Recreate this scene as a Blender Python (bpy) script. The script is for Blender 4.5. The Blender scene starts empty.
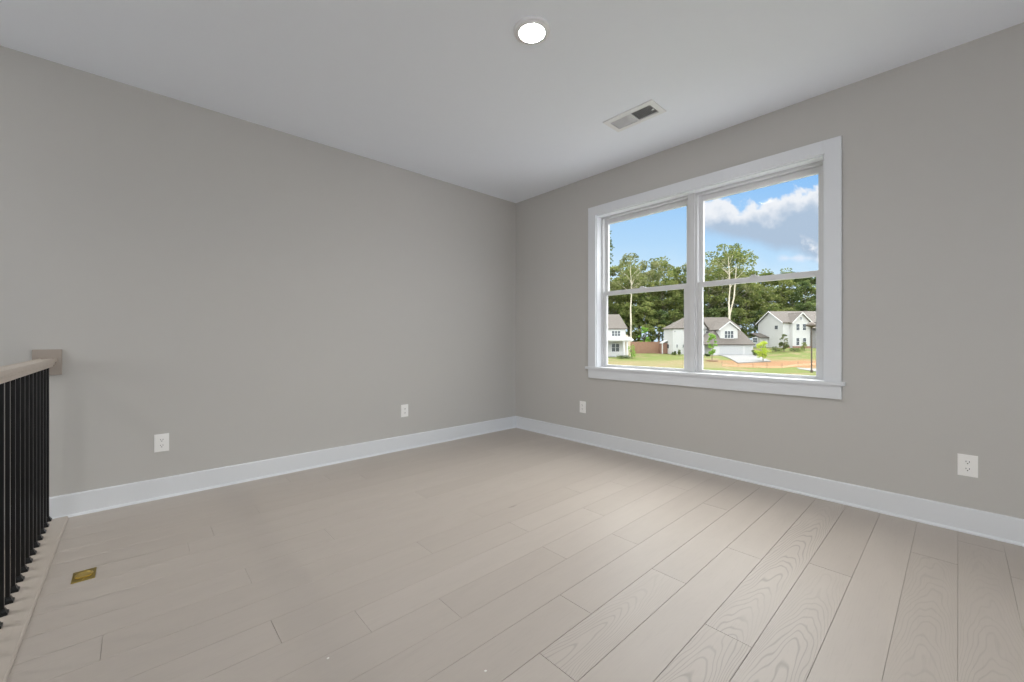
import bpy, bmesh, math, random
from mathutils import Vector, Matrix
random.seed(7)
scn = bpy.context.scene
COL = scn.collection
# ------------------------------------------------------------------ camera
YAW = math.radians(47.457)
H = 1.083                       # eye height above the floor
F = Vector((math.cos(YAW), math.sin(YAW), 0)); Rt = Vector((math.sin(YAW), -math.cos(YAW), 0))
cam = bpy.data.cameras.new('camera'); camo = bpy.data.objects.new('camera', cam); COL.objects.link(camo)
camo.location = (0, 0, H); camo.rotation_euler = (math.pi/2, 0, YAW-math.pi/2)
cam.sensor_width = 36; cam.lens = 36*409.3/1024; cam.shift_y = -2.3/1024; cam.clip_start = .05; cam.clip_end = 600
scn.camera = camo
# ------------------------------------------------------------------ exposure
scn.view_settings.view_transform = 'Standard'; scn.view_settings.look = 'None'
scn.view_settings.gamma = 1; scn.view_settings.use_curve_mapping = False
scn.view_settings.exposure = 0.79
scn.cycles.max_bounces = 12; scn.cycles.diffuse_bounces = 8; scn.cycles.transparent_max_bounces = 24
scn.cycles.sample_clamp_indirect = 6; scn.cycles.use_denoising = True
ROOM_LAMP = 235.0; STAIR_LAMP = 200.0; SKY_HIGH = 3.3; SKY_FILL = 9.0
# ------------------------------------------------------------------ node helper
class NT:
    def __init__(s, tree): s.t = tree; s.n = tree.nodes; s.l = tree.links
    def node(s, typ, **kw):
        n = s.n.new(typ)
        for k, v in kw.items(): setattr(n, k, v)
        return n
    def put(s, sock, v):
        if hasattr(v, 'links') or isinstance(v, bpy.types.NodeSocket): s.l.new(v, sock)
        else: sock.default_value = v
    def m(s, op, a, b=None, c=None, clamp=False):
        n = s.node('ShaderNodeMath', operation=op); n.use_clamp = clamp
        s.put(n.inputs[0], a)
        if b is not None: s.put(n.inputs[1], b)
        if c is not None: s.put(n.inputs[2], c)
        return n.outputs[0]
    def vm(s, op, a, b=None):
        n = s.node('ShaderNodeVectorMath', operation=op); s.put(n.inputs[0], a)
        if b is not None: s.put(n.inputs[1], b)
        return n.outputs['Value'] if op in ('DOT_PRODUCT', 'LENGTH') else n.outputs[0]
    def ss(s, v, a, b):
        n = s.node('ShaderNodeMapRange', interpolation_type='SMOOTHSTEP'); s.put(n.inputs[0], v)
        s.put(n.inputs[1], a); s.put(n.inputs[2], b); n.inputs[3].default_value = 0; n.inputs[4].default_value = 1
        return n.outputs[0]
    def mix(s, f, a, b, typ='MIX'):
        n = s.node('ShaderNodeMix', data_type='RGBA', blend_type=typ)
        s.put(n.inputs[0], f); s.put(n.inputs[6], a); s.put(n.inputs[7], b); return n.outputs[2]
    def noise(s, vec, scale, detail=3, rough=.5, out=0, dist=0):
        n = s.node('ShaderNodeTexNoise'); 
        if vec is not None: s.put(n.inputs['Vector'], vec)
        n.inputs['Scale'].default_value = scale; n.inputs['Detail'].default_value = detail
        n.inputs['Roughness'].default_value = rough; n.inputs['Distortion'].default_value = dist; return n.outputs[out]
    def curve(s, v, pts):
        n = s.node('ShaderNodeFloatCurve'); c = n.mapping.curves[0]
        while len(c.points) < len(pts): c.points.new(.5, .5)
        for p, (x, y) in zip(c.points, pts): p.location = (x, y)
        n.mapping.update(); s.put(n.inputs[1], v); return n.outputs[0]
def rgb(r, g, b):
    f = lambda c: (c/255/12.92 if c/255 <= .04045 else ((c/255+.055)/1.055)**2.4)
    return (f(r), f(g), f(b), 1)
# ------------------------------------------------------------------ sky
world = bpy.data.worlds.new('sky'); scn.world = world; world.use_nodes = True
w = NT(world.node_tree); w.n.clear()
tc = w.node('ShaderNodeTexCoord'); d = tc.outputs['Generated']
den = w.m('MAXIMUM', w.vm('DOT_PRODUCT', d, tuple(F)), .02)
uu = w.m('DIVIDE', w.vm('DOT_PRODUCT', d, tuple(Rt)), den)     # bearing, as a tangent
sep = w.node('ShaderNodeSeparateXYZ'); w.put(sep.inputs[0], d); dz = sep.outputs[2]
vv = w.m('DIVIDE', dz, den)                                    # height of the sky point, as a tangent
cxy = w.node('ShaderNodeCombineXYZ'); w.put(cxy.inputs[0], uu); w.put(cxy.inputs[1], vv)
n1 = w.m('SUBTRACT', w.noise(cxy.outputs[0], 21, 5, .58), .5)
n2 = w.m('SUBTRACT', w.noise(w.vm('ADD', cxy.outputs[0], (3, 7, 2)), 9, 5, .6), .5)
def pts(l):                                                   # (pixel x, pixel y) outline -> curve in bearing / height
    return [((((x-512)/409.3)-.2)/.8, ((338.7-y)/409.3)/.6) for x, y in l]
un = w.m('DIVIDE', w.m('SUBTRACT', uu, .2), .8, clamp=True)
top = w.m('MULTIPLY', w.curve(un, pts([(600, 262), (690, 250), (702, 203), (722, 196), (738, 202), (765, 200), (790, 189), (818, 186), (900, 180)])), .6)
bot = w.m('MULTIPLY', w.curve(un, pts([(600, 240), (690, 236), (702, 233), (738, 240), (767, 247), (790, 252), (818, 262), (900, 268)])), .6)
va = w.m('ADD', vv, w.m('MULTIPLY', n1, .105)); vb = w.m('ADD', vv, w.m('MULTIPLY', n2, .05))
topd = w.m('SUBTRACT', top, va); botd = w.m('SUBTRACT', vb, bot)
cloud = w.m('MULTIPLY', w.ss(topd, -.004, .014), w.ss(botd, -.012, .02))
grey = w.m('MULTIPLY', w.ss(w.m('ADD', topd, w.m('MULTIPLY', n2, .06)), .018, .075), w.m('SUBTRACT', 1, w.m('MULTIPLY', w.ss(w.m('SUBTRACT', uu, w.m('MULTIPLY', n1, .25)), .70, .74), w.m('SUBTRACT', 1, w.ss(botd, .02, .05)))))
blue = w.mix(w.ss(vv, .12, .5), rgb(190, 222, 248), rgb(128, 184, 242))
haze = w.m('SUBTRACT', 1, w.ss(w.m('ADD', vv, w.m('MULTIPLY', n2, .12)), .10, .24))
blue = w.mix(w.m('MULTIPLY', haze, .55), blue, rgb(226, 240, 250))
ccol = w.mix(grey, rgb(236, 238, 244), rgb(174, 192, 214))
low = w.mix(cloud, blue, ccol)
# a low puff
puff = w.m('MULTIPLY', w.ss(w.m('ADD', w.m('ABSOLUTE', w.m('SUBTRACT', vv, .197)), w.m('MULTIPLY', n1, .03)), .012, -.002), w.m('MULTIPLY', w.ss(uu, .64, .67), w.ss(uu, .80, .70)))
low = w.mix(w.m('MULTIPLY', puff, .8), low, rgb(226, 232, 246))
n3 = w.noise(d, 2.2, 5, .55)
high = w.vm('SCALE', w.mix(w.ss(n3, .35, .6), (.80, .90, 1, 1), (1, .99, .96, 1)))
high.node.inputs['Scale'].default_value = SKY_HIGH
glow = w.ss(w.vm('DOT_PRODUCT', d, (.69, .10, .72)), .66, .95)    # unseen bright patch of sky, added to light the room through its window
high = w.mix(glow, high, (SKY_FILL, SKY_FILL*.98, SKY_FILL*.95, 1))
back = w.ss(w.vm('DOT_PRODUCT', d, tuple(F)), .60, .30)         # unseen sky behind the house, made bright to light the house fronts
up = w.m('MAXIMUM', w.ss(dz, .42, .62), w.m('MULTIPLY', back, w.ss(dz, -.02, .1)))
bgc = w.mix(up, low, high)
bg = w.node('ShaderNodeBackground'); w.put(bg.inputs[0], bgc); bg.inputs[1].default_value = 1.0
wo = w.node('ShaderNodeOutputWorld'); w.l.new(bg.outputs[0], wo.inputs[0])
world.cycles.sampling_method = 'MANUAL'; world.cycles.sample_map_resolution = 1024
# ------------------------------------------------------------------ materials
def mat(name, col, rough=.6, metal=0, bump=None, spec=.5, coat=0):
    m = bpy.data.materials.new(name); m.use_nodes = True; t = NT(m.node_tree)
    b = t.n['Principled BSDF']; b.inputs['Roughness'].default_value = rough; b.inputs['Metallic'].default_value = metal
    b.inputs['Specular IOR Level'].default_value = spec; b.inputs['Coat Weight'].default_value = coat
    tcn = t.node('ShaderNodeTexCoord')
    if callable(col): t.put(b.inputs['Base Color'], col(t, tcn.outputs['Object']))
    else:
        # faint natural variation of the material's own colour
        v = t.noise(tcn.outputs['Object'], 14, 2)
        t.put(b.inputs['Base Color'], t.mix(t.m('MULTIPLY', v, .06), tuple(col), tuple(c*.8 for c in col[:3])+(1,)))
    if bump:
        n = t.noise(tcn.outputs['Object'], bump[0], 3); bn = t.node('ShaderNodeBump')
        bn.inputs['Strength'].default_value = bump[1]; bn.inputs['Distance'].default_value = bump[2]
        t.l.new(n, bn.inputs['Height']); t.l.new(bn.outputs[0], b.inputs['Normal'])
    return m
M = {}
M['wall'] = mat('greige_paint', (.530, .515, .491, 1), .75, bump=(220, .15, .002), spec=.3)
M['ceil'] = mat('ceiling_paint', (.85, .882, .94, 1), .85, bump=(160, .15, .002), spec=.2)
M['trim'] = mat('white_trim_paint', (.735, .755, .785, 1), .38)
M['vinyl'] = mat('white_vinyl', (.66, .665, .675, 1), .35)
M['plate'] = mat('outlet_plastic', (.90, .89, .87, 1), .35)
M['slot'] = mat('slot_dark', (.03, .03, .03, 1), .6)
M['iron'] = mat('black_iron', (.006, .006, .0065, 1), .38, spec=.35)
M['brass'] = mat('brass', (.62, .45, .12, 1), .28, metal=1)
M['brassdark'] = mat('brass_worn', (.36, .27, .07, 1), .42, metal=1)
M['white_metal'] = mat('register_enamel', (.78, .78, .79, 1), .4)
M['duct'] = mat('duct_shade', (.14, .14, .14, 1), .7)  # dark tone stands in for the shade inside the duct
M['chip'] = mat('plaster_chip', (.85, .84, .80, 1), .8)
def emis(name, c, s):
    m = bpy.data.materials.new(name); m.use_nodes = True; t = NT(m.node_tree); t.n.clear()
    e = t.node('ShaderNodeEmission'); e.inputs[0].default_value = c; e.inputs[1].default_value = s
    o = t.node('ShaderNodeOutputMaterial'); t.l.new(e.outputs[0], o.inputs[0]); return m
M['lens'] = emis('lamp_lens', (1, .975, .94, 1), ROOM_LAMP)
M['lens_stair'] = emis('stair_lamp_lens', (1, .975, .94, 1), STAIR_LAMP)
def glass(name='window_glass', T=(.772, .779, .776, 1)):
    m = bpy.data.materials.new(name); m.use_nodes = True; t = NT(m.node_tree); t.n.clear()
    tr = t.node('ShaderNodeBsdfTransparent'); tr.inputs[0].default_value = T
    gl = t.node('ShaderNodeBsdfGlossy'); gl.inputs['Roughness'].default_value = .02
    fr = t.node('ShaderNodeFresnel'); fr.inputs[0].default_value = 1.3
    mx = t.node('ShaderNodeMixShader'); t.l.new(t.m('MULTIPLY', fr.outputs[0], .05), mx.inputs[0])
    t.l.new(tr.outputs[0], mx.inputs[1]); t.l.new(gl.outputs[0], mx.inputs[2])
    o = t.node('ShaderNodeOutputMaterial'); t.l.new(mx.outputs[0], o.inputs[0]); return m
M['glass'] = glass(); M['clearglass'] = glass('clear_glass', (.985, .99, .99, 1))
def wood(name, lo, hi, along, attr=False, rough=.42, gs=1.0):
    m = bpy.data.materials.new(name); m.use_nodes = True; t = NT(m.node_tree); b = t.n['Principled BSDF']
    tcn = t.node('ShaderNodeTexCoord'); P = tcn.outputs['Object']
    sp = t.node('ShaderNodeSeparateXYZ'); t.put(sp.inputs[0], P)
    a, c = (sp.outputs[0], sp.outputs[1]) if along == 'x' else (sp.outputs[1], sp.outputs[0])
    if attr:
        at = t.node('ShaderNodeAttribute', attribute_name='plank'); ps = t.node('ShaderNodeSeparateXYZ'); t.put(ps.inputs[0], at.outputs['Vector'])
        r1, r2, r3 = ps.outputs[0], ps.outputs[1], ps.outputs[2]
    else: r1 = r2 = r3 = .45
    def cmb(x, y, z):
        n = t.node('ShaderNodeCombineXYZ'); t.put(n.inputs[0], x); t.put(n.inputs[1], y); t.put(n.inputs[2], z); return n.outputs[0]
    off = t.m('MULTIPLY', r1, 40.0)
    zz = sp.outputs[2]
    v1 = cmb(t.m('MULTIPLY', t.m('ADD', a, off), 1.5), t.m('MULTIPLY', t.m('ADD', c, off), 5.5), zz)
    big = t.noise(v1, 1.0, 2, .5)
    # cathedral rings: contour lines of a slow, stretched field
    if attr:   # nested arches of flat-sawn oak, centred on each board
        cl = t.m('ADD', t.m('SUBTRACT', t.m('FRACT', t.m('DIVIDE', t.m('SUBTRACT', c, .488-.1625*40), .1625)), .5), t.m('MULTIPLY', t.m('SUBTRACT', r1, .5), .35))
        wob = t.noise(cmb(t.m('MULTIPLY', t.m('ADD', a, off), 2.2), t.m('MULTIPLY', c, 9), off), 1.0, 2, .5)
        f = t.m('ADD', t.m('ADD', t.m('MULTIPLY', a, 11), t.m('MULTIPLY', t.m('MULTIPLY', cl, cl), 24)), t.m('MULTIPLY', wob, 8))
    else: f = t.m('MULTIPLY', big, 34*gs)
    ring = t.m('ABSOLUTE', t.m('SINE', t.m('MULTIPLY', f, 3.1416)))
    line = t.ss(ring, .62, .02)
    fine = t.noise(cmb(t.m('MULTIPLY', t.m('ADD', a, off), 7), t.m('MULTIPLY', t.m('ADD', c, off), 210), zz), 1.0, 3, .6)
    pores = t.ss(fine, .52, .72)
    patch = t.ss(t.noise(cmb(t.m('ADD', a, off), t.m('MULTIPLY', c, 3), off), 1.3, 1), .38, .62)
    stren = t.m('MULTIPLY', t.m('MULTIPLY', line, t.m('ADD', .25, t.m('MULTIPLY', patch, .75))), t.m('ADD', .05, t.m('MULTIPLY', t.ss(r3, .6, 1.0), 1.0)))
    tone = t.mix(r2, lo, hi)
    tone = t.mix(t.m('MULTIPLY', t.noise(v1, 2.3, 4, .6), .34), tone, tuple(x*.72 for x in lo[:3])+(1,))
    g = t.m('ADD', t.m('MULTIPLY', stren, .75), t.m('MULTIPLY', pores, .16), clamp=True)
    tone = t.mix(t.m('MULTIPLY', g, .62), tone, tuple(x*.48 for x in lo[:3])+(1,))
    # a few small knots
    vo = t.node('ShaderNodeTexVoronoi'); t.put(vo.inputs['Vector'], cmb(t.m('MULTIPLY', t.m('ADD', a, off), .9), t.m('MULTIPLY', t.m('ADD', c, off), 2.0), 0.0)); vo.inputs['Scale'].default_value = 1.0
    kn = t.ss(vo.outputs['Distance'], .05, .012)
    tone = t.mix(t.m('MULTIPLY', kn, .5), tone, (.16, .12, .09, 1))
    t.put(b.inputs['Base Color'], tone)
    b.inputs['Roughness'].default_value = rough; b.inputs['Specular IOR Level'].default_value = .42
    bn = t.node('ShaderNodeBump'); bn.inputs['Strength'].default_value = .25; bn.inputs['Distance'].default_value = .0006; bn.invert = True
    t.l.new(g, bn.inputs['Height']); t.l.new(bn.outputs[0], b.inputs['Normal'])
    return m
M['floor'] = wood('oak_plank_floor', (.470, .418, .370, 1), (.528, .474, .424, 1), 'x', True)
M['nosing'] = wood('oak_nosing', (.53, .47, .41, 1), (.57, .51, .45, 1), 'y', gs=.6)
M['rail'] = wood('oak_handrail', (.56, .49, .43, 1), (.60, .53, .46, 1), 'y', gs=.5)
M['rosette'] = wood('oak_rosette', (.36, .31, .27, 1), (.42, .36, .31, 1), 'x', gs=.5)
# outdoors
M['siding'] = mat('white_siding', lambda t, P: t.mix(t.m('MULTIPLY', t.ss(t.m('FRACT', t.m('MULTIPLY', t.vm('DOT_PRODUCT', P, (0, 0, 1)), 5.0)), .9, 1.0), .25), (.52, .52, .515, 1), (.34, .34, .34, 1)), .6)
M['shingle'] = mat('roof_shingles', lambda t, P: t.mix(t.noise(P, 3.0, 4, .7), (.085, .073, .064, 1), (.15, .132, .118, 1)), .9)
M['garage_door'] = mat('garage_door_paint', (.44, .445, .45, 1), .5)
M['darkglass'] = mat('house_window_glass', (.09, .10, .11, 1), .15)
M['white_out'] = mat('exterior_trim_white', (.58, .58, .58, 1), .5)
M['tanbrick'] = mat('tan_stone', lambda t, P: t.mix(t.noise(P, 4, 2), (.55, .42, .30, 1), (.72, .62, .5, 1)), .9)
M['redbrick'] = mat('red_brick', lambda t, P: t.mix(t.noise(P, 5, 3), (.20, .11, .08, 1), (.34, .20, .15, 1)), .9)
M['porch_dark'] = mat('porch_shade_paint', (.20, .19, .19, 1), .8)  # dark colour stands in for the shade of the entry porch
M['fence'] = mat('weathered_fence', lambda t, P: t.mix(t.noise(P, 2, 3), (.22, .12, .08, 1), (.36, .22, .15, 1)), .9)
M['concrete'] = mat('concrete', (.19, .188, .185, 1), .85)
M['bronze'] = mat('dark_bronze', (.075, .055, .04, 1), .5)
M['stake'] = mat('wood_stake', (.24, .17, .11, 1), .9)
M['silt'] = mat('silt_cloth', (.62, .40, .25, 1), .9)
M['bark_pale'] = mat('pale_bark', lambda t, P: t.mix(t.noise(P, 3, 3), (.50, .44, .34, 1), (.72, .66, .54, 1)), .9)
M['bark'] = mat('bark', (.16, .13, .095, 1), .9)
M['mulch'] = mat('mulch', (.15, .085, .05, 1), .95)
def leafmat(name, a, b_, tr=.35):
    m = bpy.data.materials.new(name); m.use_nodes = True; t = NT(m.node_tree); t.n.clear()
    g = t.node('ShaderNodeTexCoord'); gi = t.node('ShaderNodeObjectInfo')
    c = t.mix(t.ss(t.noise(t.vm('ADD', g.outputs['Object'], gi.outputs['Location']), .55, 4, .7), .34, .66), a, b_)
    df = t.node('ShaderNodeBsdfDiffuse'); tl = t.node('ShaderNodeBsdfTranslucent'); t.put(df.inputs[0], c); t.put(tl.inputs[0], c)
    mx = t.node('ShaderNodeMixShader'); mx.inputs[0].default_value = tr
    t.l.new(df.outputs[0], mx.inputs[1]); t.l.new(tl.outputs[0], mx.inputs[2])
    o = t.node('ShaderNodeOutputMaterial'); t.l.new(mx.outputs[0], o.inputs[0]); return m
M['leaf_mid'] = leafmat('leaves_mid', (0.089, 0.130, 0.038, 1), (0.283, 0.302, 0.110, 1))
M['leaf_dark'] = leafmat('leaves_dark', (0.050, 0.082, 0.033, 1), (0.200, 0.243, 0.091, 1))
M['leaf_olive'] = leafmat('leaves_olive', (0.100, 0.129, 0.051, 1), (0.316, 0.318, 0.161, 1))
M['leaf_lime'] = leafmat('leaves_lime', (.30, .42, .05, 1), (.52, .60, .12, 1))
M['leaf_spring'] = leafmat('leaves_spring', (.16, .33, .05, 1), (.33, .52, .12, 1))
def ground_col(t, P):
    s = t.node('ShaderNodeSeparateXYZ'); t.put(s.inputs[0], P)
    r, dd = s.outputs[0], s.outputs[1]
    n = t.noise(P, .28, 4, .6); nn = t.noise(P, 1.7, 4, .65)
    g = t.mix(nn, (0.079, 0.109, 0.023, 1), (0.145, 0.162, 0.056, 1))
    tan = t.mix(nn, (0.185, 0.132, 0.076, 1), (0.244, 0.191, 0.125, 1))
    org = t.mix(nn, (0.198, 0.099, 0.046, 1), (0.251, 0.155, 0.089, 1))
    w1 = t.m('ADD', dd, t.m('MULTIPLY', t.m('SUBTRACT', n, .5), 12))
    w1 = t.m('ADD', w1, t.m('MULTIPLY', r, -.08))
    band = t.m('MULTIPLY', t.ss(w1, 56.5, 59), t.ss(w1, 69.5, 67))
    c = t.mix(t.m('MULTIPLY', t.ss(n, .5, .62), .75), g, tan)
    rr = t.ss(r, 30, 38)
    c = t.mix(t.m('MULTIPLY', band, t.m('ADD', .55, t.m('MULTIPLY', rr, .45))), c, t.mix(rr, tan, org))
    c = t.mix(t.ss(dd, 9, 5), c, (.50, .50, .52, 1))      # unseen pale ground by the house, added to bounce neutral light indoors
    c = t.mix(t.ss(dd, 101, 106), c, (.05, .06, .025, 1))
    return c
M['ground'] = mat('grass_and_clay_ground', ground_col, .95, spec=.1)
# ------------------------------------------------------------------ mesh helpers
def box(bm, x0, x1, y0, y1, z0, z1, bev=0):
    if x0 > x1: x0, x1 = x1, x0
    if y0 > y1: y0, y1 = y1, y0
    if z0 > z1: z0, z1 = z1, z0
    v = [bm.verts.new((x, y, z)) for x in (x0, x1) for y in (y0, y1) for z in (z0, z1)]
    fs = [bm.faces.new([v[i] for i in q]) for q in ((0, 1, 3, 2), (4, 6, 7, 5), (0, 4, 5, 1), (2, 3, 7, 6), (0, 2, 6, 4), (1, 5, 7, 3))]
    if bev:
        es = {e for f in fs for e in f.edges}
        bmesh.ops.bevel(bm, geom=list(es), offset=bev, segments=2, affect='EDGES', profile=.6)
    return fs
def prism(bm, poly, axis, a, b):
    """poly: 2-D outline; extruded along axis (0,1,2) from a to b"""
    def mk(p, s):
        l = list(p); l.insert(axis, s); return bm.verts.new(l)
    A = [mk(p, a) for p in poly]; B = [mk(p, b) for p in poly]; n = len(poly)
    fs = [bm.faces.new(A), bm.faces.new(B[::-1])]
    for i in range(n): fs.append(bm.faces.new((A[i], B[i], B[(i+1) % n], A[(i+1) % n])))
    return fs
def lathe(bm, prof, c=(0, 0, 0), n=48):
    rings = []
    for r, z in prof:
        if r < 1e-6: rings.append([bm.verts.new((c[0], c[1], c[2]+z))])
        else: rings.append([bm.verts.new((c[0]+r*math.cos(2*math.pi*i/n), c[1]+r*math.sin(2*math.pi*i/n), c[2]+z)) for i in range(n)])
    for A, B in zip(rings, rings[1:]):
        for i in range(n):
            j = (i+1) % n
            q = [A[0] if len(A) == 1 else A[i], A[0] if len(A) == 1 else A[j], B[0] if len(B) == 1 else B[j], B[0] if len(B) == 1 else B[i]]
            q = list(dict.fromkeys(q))
            if len(q) > 2: bm.faces.new(q)
def tube(bm, p, rad, n=8, cap=True):
    rings = []
    for i, q in enumerate(p):
        q = Vector(q); a = Vector(p[max(i-1, 0)]); b = Vector(p[min(i+1, len(p)-1)]); t = (b-a).normalized()
        s = t.orthogonal().normalized(); u = t.cross(s); r = rad[i] if isinstance(rad, (list, tuple)) else rad
        rings.append([bm.verts.new(q+s*math.cos(k*2*math.pi/n)*r+u*math.sin(k*2*math.pi/n)*r) for k in range(n)])
    # keep the twist continuous
    for i in range(1, len(rings)):
        A, B = rings[i-1], rings[i]
        k = min(range(n), key=lambda k: (B[k].co-A[0].co).length); rings[i] = B[k:]+B[:k]
    for A, B in zip(rings, rings[1:]):
        for i in range(n): bm.faces.new((A[i], A[(i+1) % n], B[(i+1) % n], B[i]))
    if cap: bm.faces.new(rings[0][::-1]); bm.faces.new(rings[-1])
def obj(name, bm, m, parent=None, smooth=False, loc=None):
    bmesh.ops.recalc_face_normals(bm, faces=bm.faces)
    me = bpy.data.meshes.new(name); bm.to_mesh(me); bm.free(); me.materials.append(m)
    if smooth:
        for p in me.polygons: p.use_smooth = True
    o = bpy.data.objects.new(name, me); COL.objects.link(o)
    if parent: o.parent = parent
    if loc: o.location = loc
    return o
def B(): return bmesh.new()
def empty(name, loc=(0, 0, 0), rz=0):
    o = bpy.data.objects.new(name, None); o.empty_display_size = .1; COL.objects.link(o); o.location = loc; o.rotation_euler = (0, 0, rz); return o
def tag(o, label, cat, group=None):
    o['label'] = label; o['category'] = cat
    if group: o['group'] = group
    return o
def struct(o): o['kind'] = 'structure'; return o
def copy_tree(o, parent=None):
    c = o.copy(); COL.objects.link(c); c.parent = parent
    for k in [x for x in o.children]: copy_tree(k, c)
    return c
# ------------------------------------------------------------------ room shell
X0, Y0, ZC = 3.43, 3.667, 2.743
XE = -.47            # edge of the floor at the stairwell
XS, YB, ZL = -2.6, -2.2, -2.75   # far stairwell wall, back wall, lower level
WY0, WY1, WZ0, WZ1 = .604, 2.478, .775, 2.333   # window opening
# floor planks: one mesh, every board bevelled by a gap
bm = B(); lay = bm.faces.layers.float_vector.new('plank')
PW = .1625; rows = {}
known = {0: [1.591], -1: [2.393], 1: [2.26, .9], 2: [1.79, 1.023], 3: [1.32, 2.75], 4: [1.945, .45], 5: [1.559, .929, 2.9], 6: [2.107, .64], 7: [.381, 1.62, 2.65],
         8: [1.10, 2.3], 9: [-.09, 1.55], 10: [.377, 1.95], 11: [.787, 2.25], 12: [1.45], 13: [.2, 1.9], -2: [.95], -3: [2.9], -4: [3.246]}
y = .488-PW*11; k = -11
fl_special = {(0, 1): (.5, .75, .98), (0, 0): (.31, .7, 1.0), (-1, 0): (.77, .72, .9), (2, 1): (.12, .95, .85), (-3, 0): (.5, .35, .76), (-4, 0): (.6, .3, .8), (3, 1): (.4, .5, .2), (1, 1): (.9, .6, .25)}
while y < Y0:
    ya, yb = max(y, YB), min(y+PW, Y0)
    if yb > ya+.005:
        js = sorted(known.get(k, [])) or sorted([random.uniform(.3, 1.4), random.uniform(1.8, 3.0)])
        xs = [-.305]+[j for j in js if j > -.25]+[X0]
        for i in range(len(xs)-1):
            g = .0008 if -1 <= k <= 3 else .0004
            x0, x1 = xs[i]+g*(i > 0), xs[i+1]-g*(i < len(xs)-2)
            A, C = ya+g, yb-g; bv = .0004
            vt = [bm.verts.new(p) for p in ((x0+bv, A+bv, 0), (x1-bv, A+bv, 0), (x1-bv, C-bv, 0), (x0+bv, C-bv, 0))]
            vb_ = [bm.verts.new(p) for p in ((x0, A, -.001), (x1, A, -.001), (x1, C, -.001), (x0, C, -.001))]
            vc = [bm.verts.new(p) for p in ((x0, A, -.004), (x1, A, -.004), (x1, C, -.004), (x0, C, -.004))]
            fs = [bm.faces.new(vt)]
            for q in range(4):
                fs.append(bm.faces.new((vb_[q], vb_[(q+1) % 4], vt[(q+1) % 4], vt[q])))
                fs.append(bm.faces.new((vc[q], vc[(q+1) % 4], vb_[(q+1) % 4], vb_[q])))
            rv = fl_special.get((k, i), (random.random(), random.uniform(.2, .8), random.uniform(0, .72)))
            for f in fs: f[lay] = rv
    y += PW; k += 1
for f in box(bm, XE+.01, X0+.1, YB-.1, Y0+.1, -.25, -.004): f[lay] = (0, 0, 0)
struct(obj('floor', bm, M['floor']))
bm = B(); box(bm, XS, XE+.01, YB, Y0, ZL-.1, ZL); lf = obj('floor', bm, M['nosing']); struct(lf)
bm = B(); box(bm, XS-.1, X0+.15, YB-.1, Y0+.1, ZC, ZC+.12); struct(obj('ceiling', bm, M['ceil']))
bm = B(); box(bm, XS-.1, X0+.15, Y0, Y0+.12, ZL-.1, ZC); struct(obj('wall_left', bm, M['wall']))
bm = B(); XW = X0+.15
box(bm, X0, XW, YB-.1, WY0, -.25, ZC); box(bm, X0, XW, WY1, Y0, -.25, ZC)
box(bm, X0, XW, WY0, WY1, -.25, WZ0); box(bm, X0, XW, WY0, WY1, WZ1, ZC)
struct(obj('wall_right', bm, M['wall']))
BX0, BX1, BZ0, BZ1 = -.4, 1.8, .35, 2.4     # unseen wide window, added behind the camera to brighten the room
SY0, SY1, SZ0, SZ1 = 1.8, 3.1, .9, 2.2       # unseen stairwell window, added for soft light from the left
bm = B(); box(bm, XS-.1, BX0, YB-.12, YB, ZL-.1, ZC); box(bm, BX1, X0+.15, YB-.12, YB, ZL-.1, ZC); box(bm, BX0, BX1, YB-.12, YB, ZL-.1, BZ0); box(bm, BX0, BX1, YB-.12, YB, BZ1, ZC); struct(obj('wall_back', bm, M['wall']))
bm = B(); box(bm, XS-.12, XS, YB, SY0, ZL-.1, ZC); box(bm, XS-.12, XS, SY1, Y0, ZL-.1, ZC); box(bm, XS-.12, XS, SY0, SY1, ZL-.1, SZ0); box(bm, XS-.12, XS, SY0, SY1, SZ1, ZC); struct(obj('wall_stairwell', bm, M['wall']))
def fill_window(name, loc, rz, wd, ht, panes):  # builds the unseen windows added as daylight fill
    e = struct(empty(name, loc, rz)); bm = B(); t = .05     # local x along, y outwards, z up
    box(bm, 0, t, .03, .09, 0, ht); box(bm, wd-t, wd, .03, .09, 0, ht); box(bm, t, wd-t, .03, .09, 0, t); box(bm, t, wd-t, .03, .09, ht-t, ht)
    for i in range(1, panes): xx = wd*i/panes; box(bm, xx-t/2, xx+t/2, .03, .09, t, ht-t)
    f = obj('window_frame', bm, M['vinyl'], e)
    bm = B(); c = .085
    box(bm, -c, 0, -.018, 0, -c, ht+c); box(bm, wd, wd+c, -.018, 0, -c, ht+c); box(bm, 0, wd, -.018, 0, ht, ht+c); box(bm, 0, wd, -.018, 0, -c, 0); obj('casing', bm, M['trim'], e)
    bm = B(); box(bm, t, wd-t, .055, .06, t, ht-t); obj('glass_pane', bm, M['clearglass'], f)
    portal(e, (wd/2, .13, ht/2), (math.pi/2, 0, math.pi), wd, ht)
def portal(parent, loc, rot, wd, ht):
    l = bpy.data.lights.new('daylight_portal', 'AREA'); l.shape = 'RECTANGLE'; l.size = wd; l.size_y = ht; l.cycles.is_portal = True
    o = bpy.data.objects.new('daylight_portal', l); COL.objects.link(o); o.parent = parent; o.location = loc; o.rotation_euler = rot
fill_window('fill_window_back', (BX1, YB, BZ0), math.pi, BX1-BX0, BZ1-BZ0, 3)
fill_window('fill_window_stair', (XS, SY0, SZ0), math.pi/2, SY1-SY0, SZ1-SZ0, 2)
bm = B(); box(bm, XE, XE+.1, YB, Y0, ZL, -.004); struct(obj('wall_below_landing', bm, M['wall']))
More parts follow.
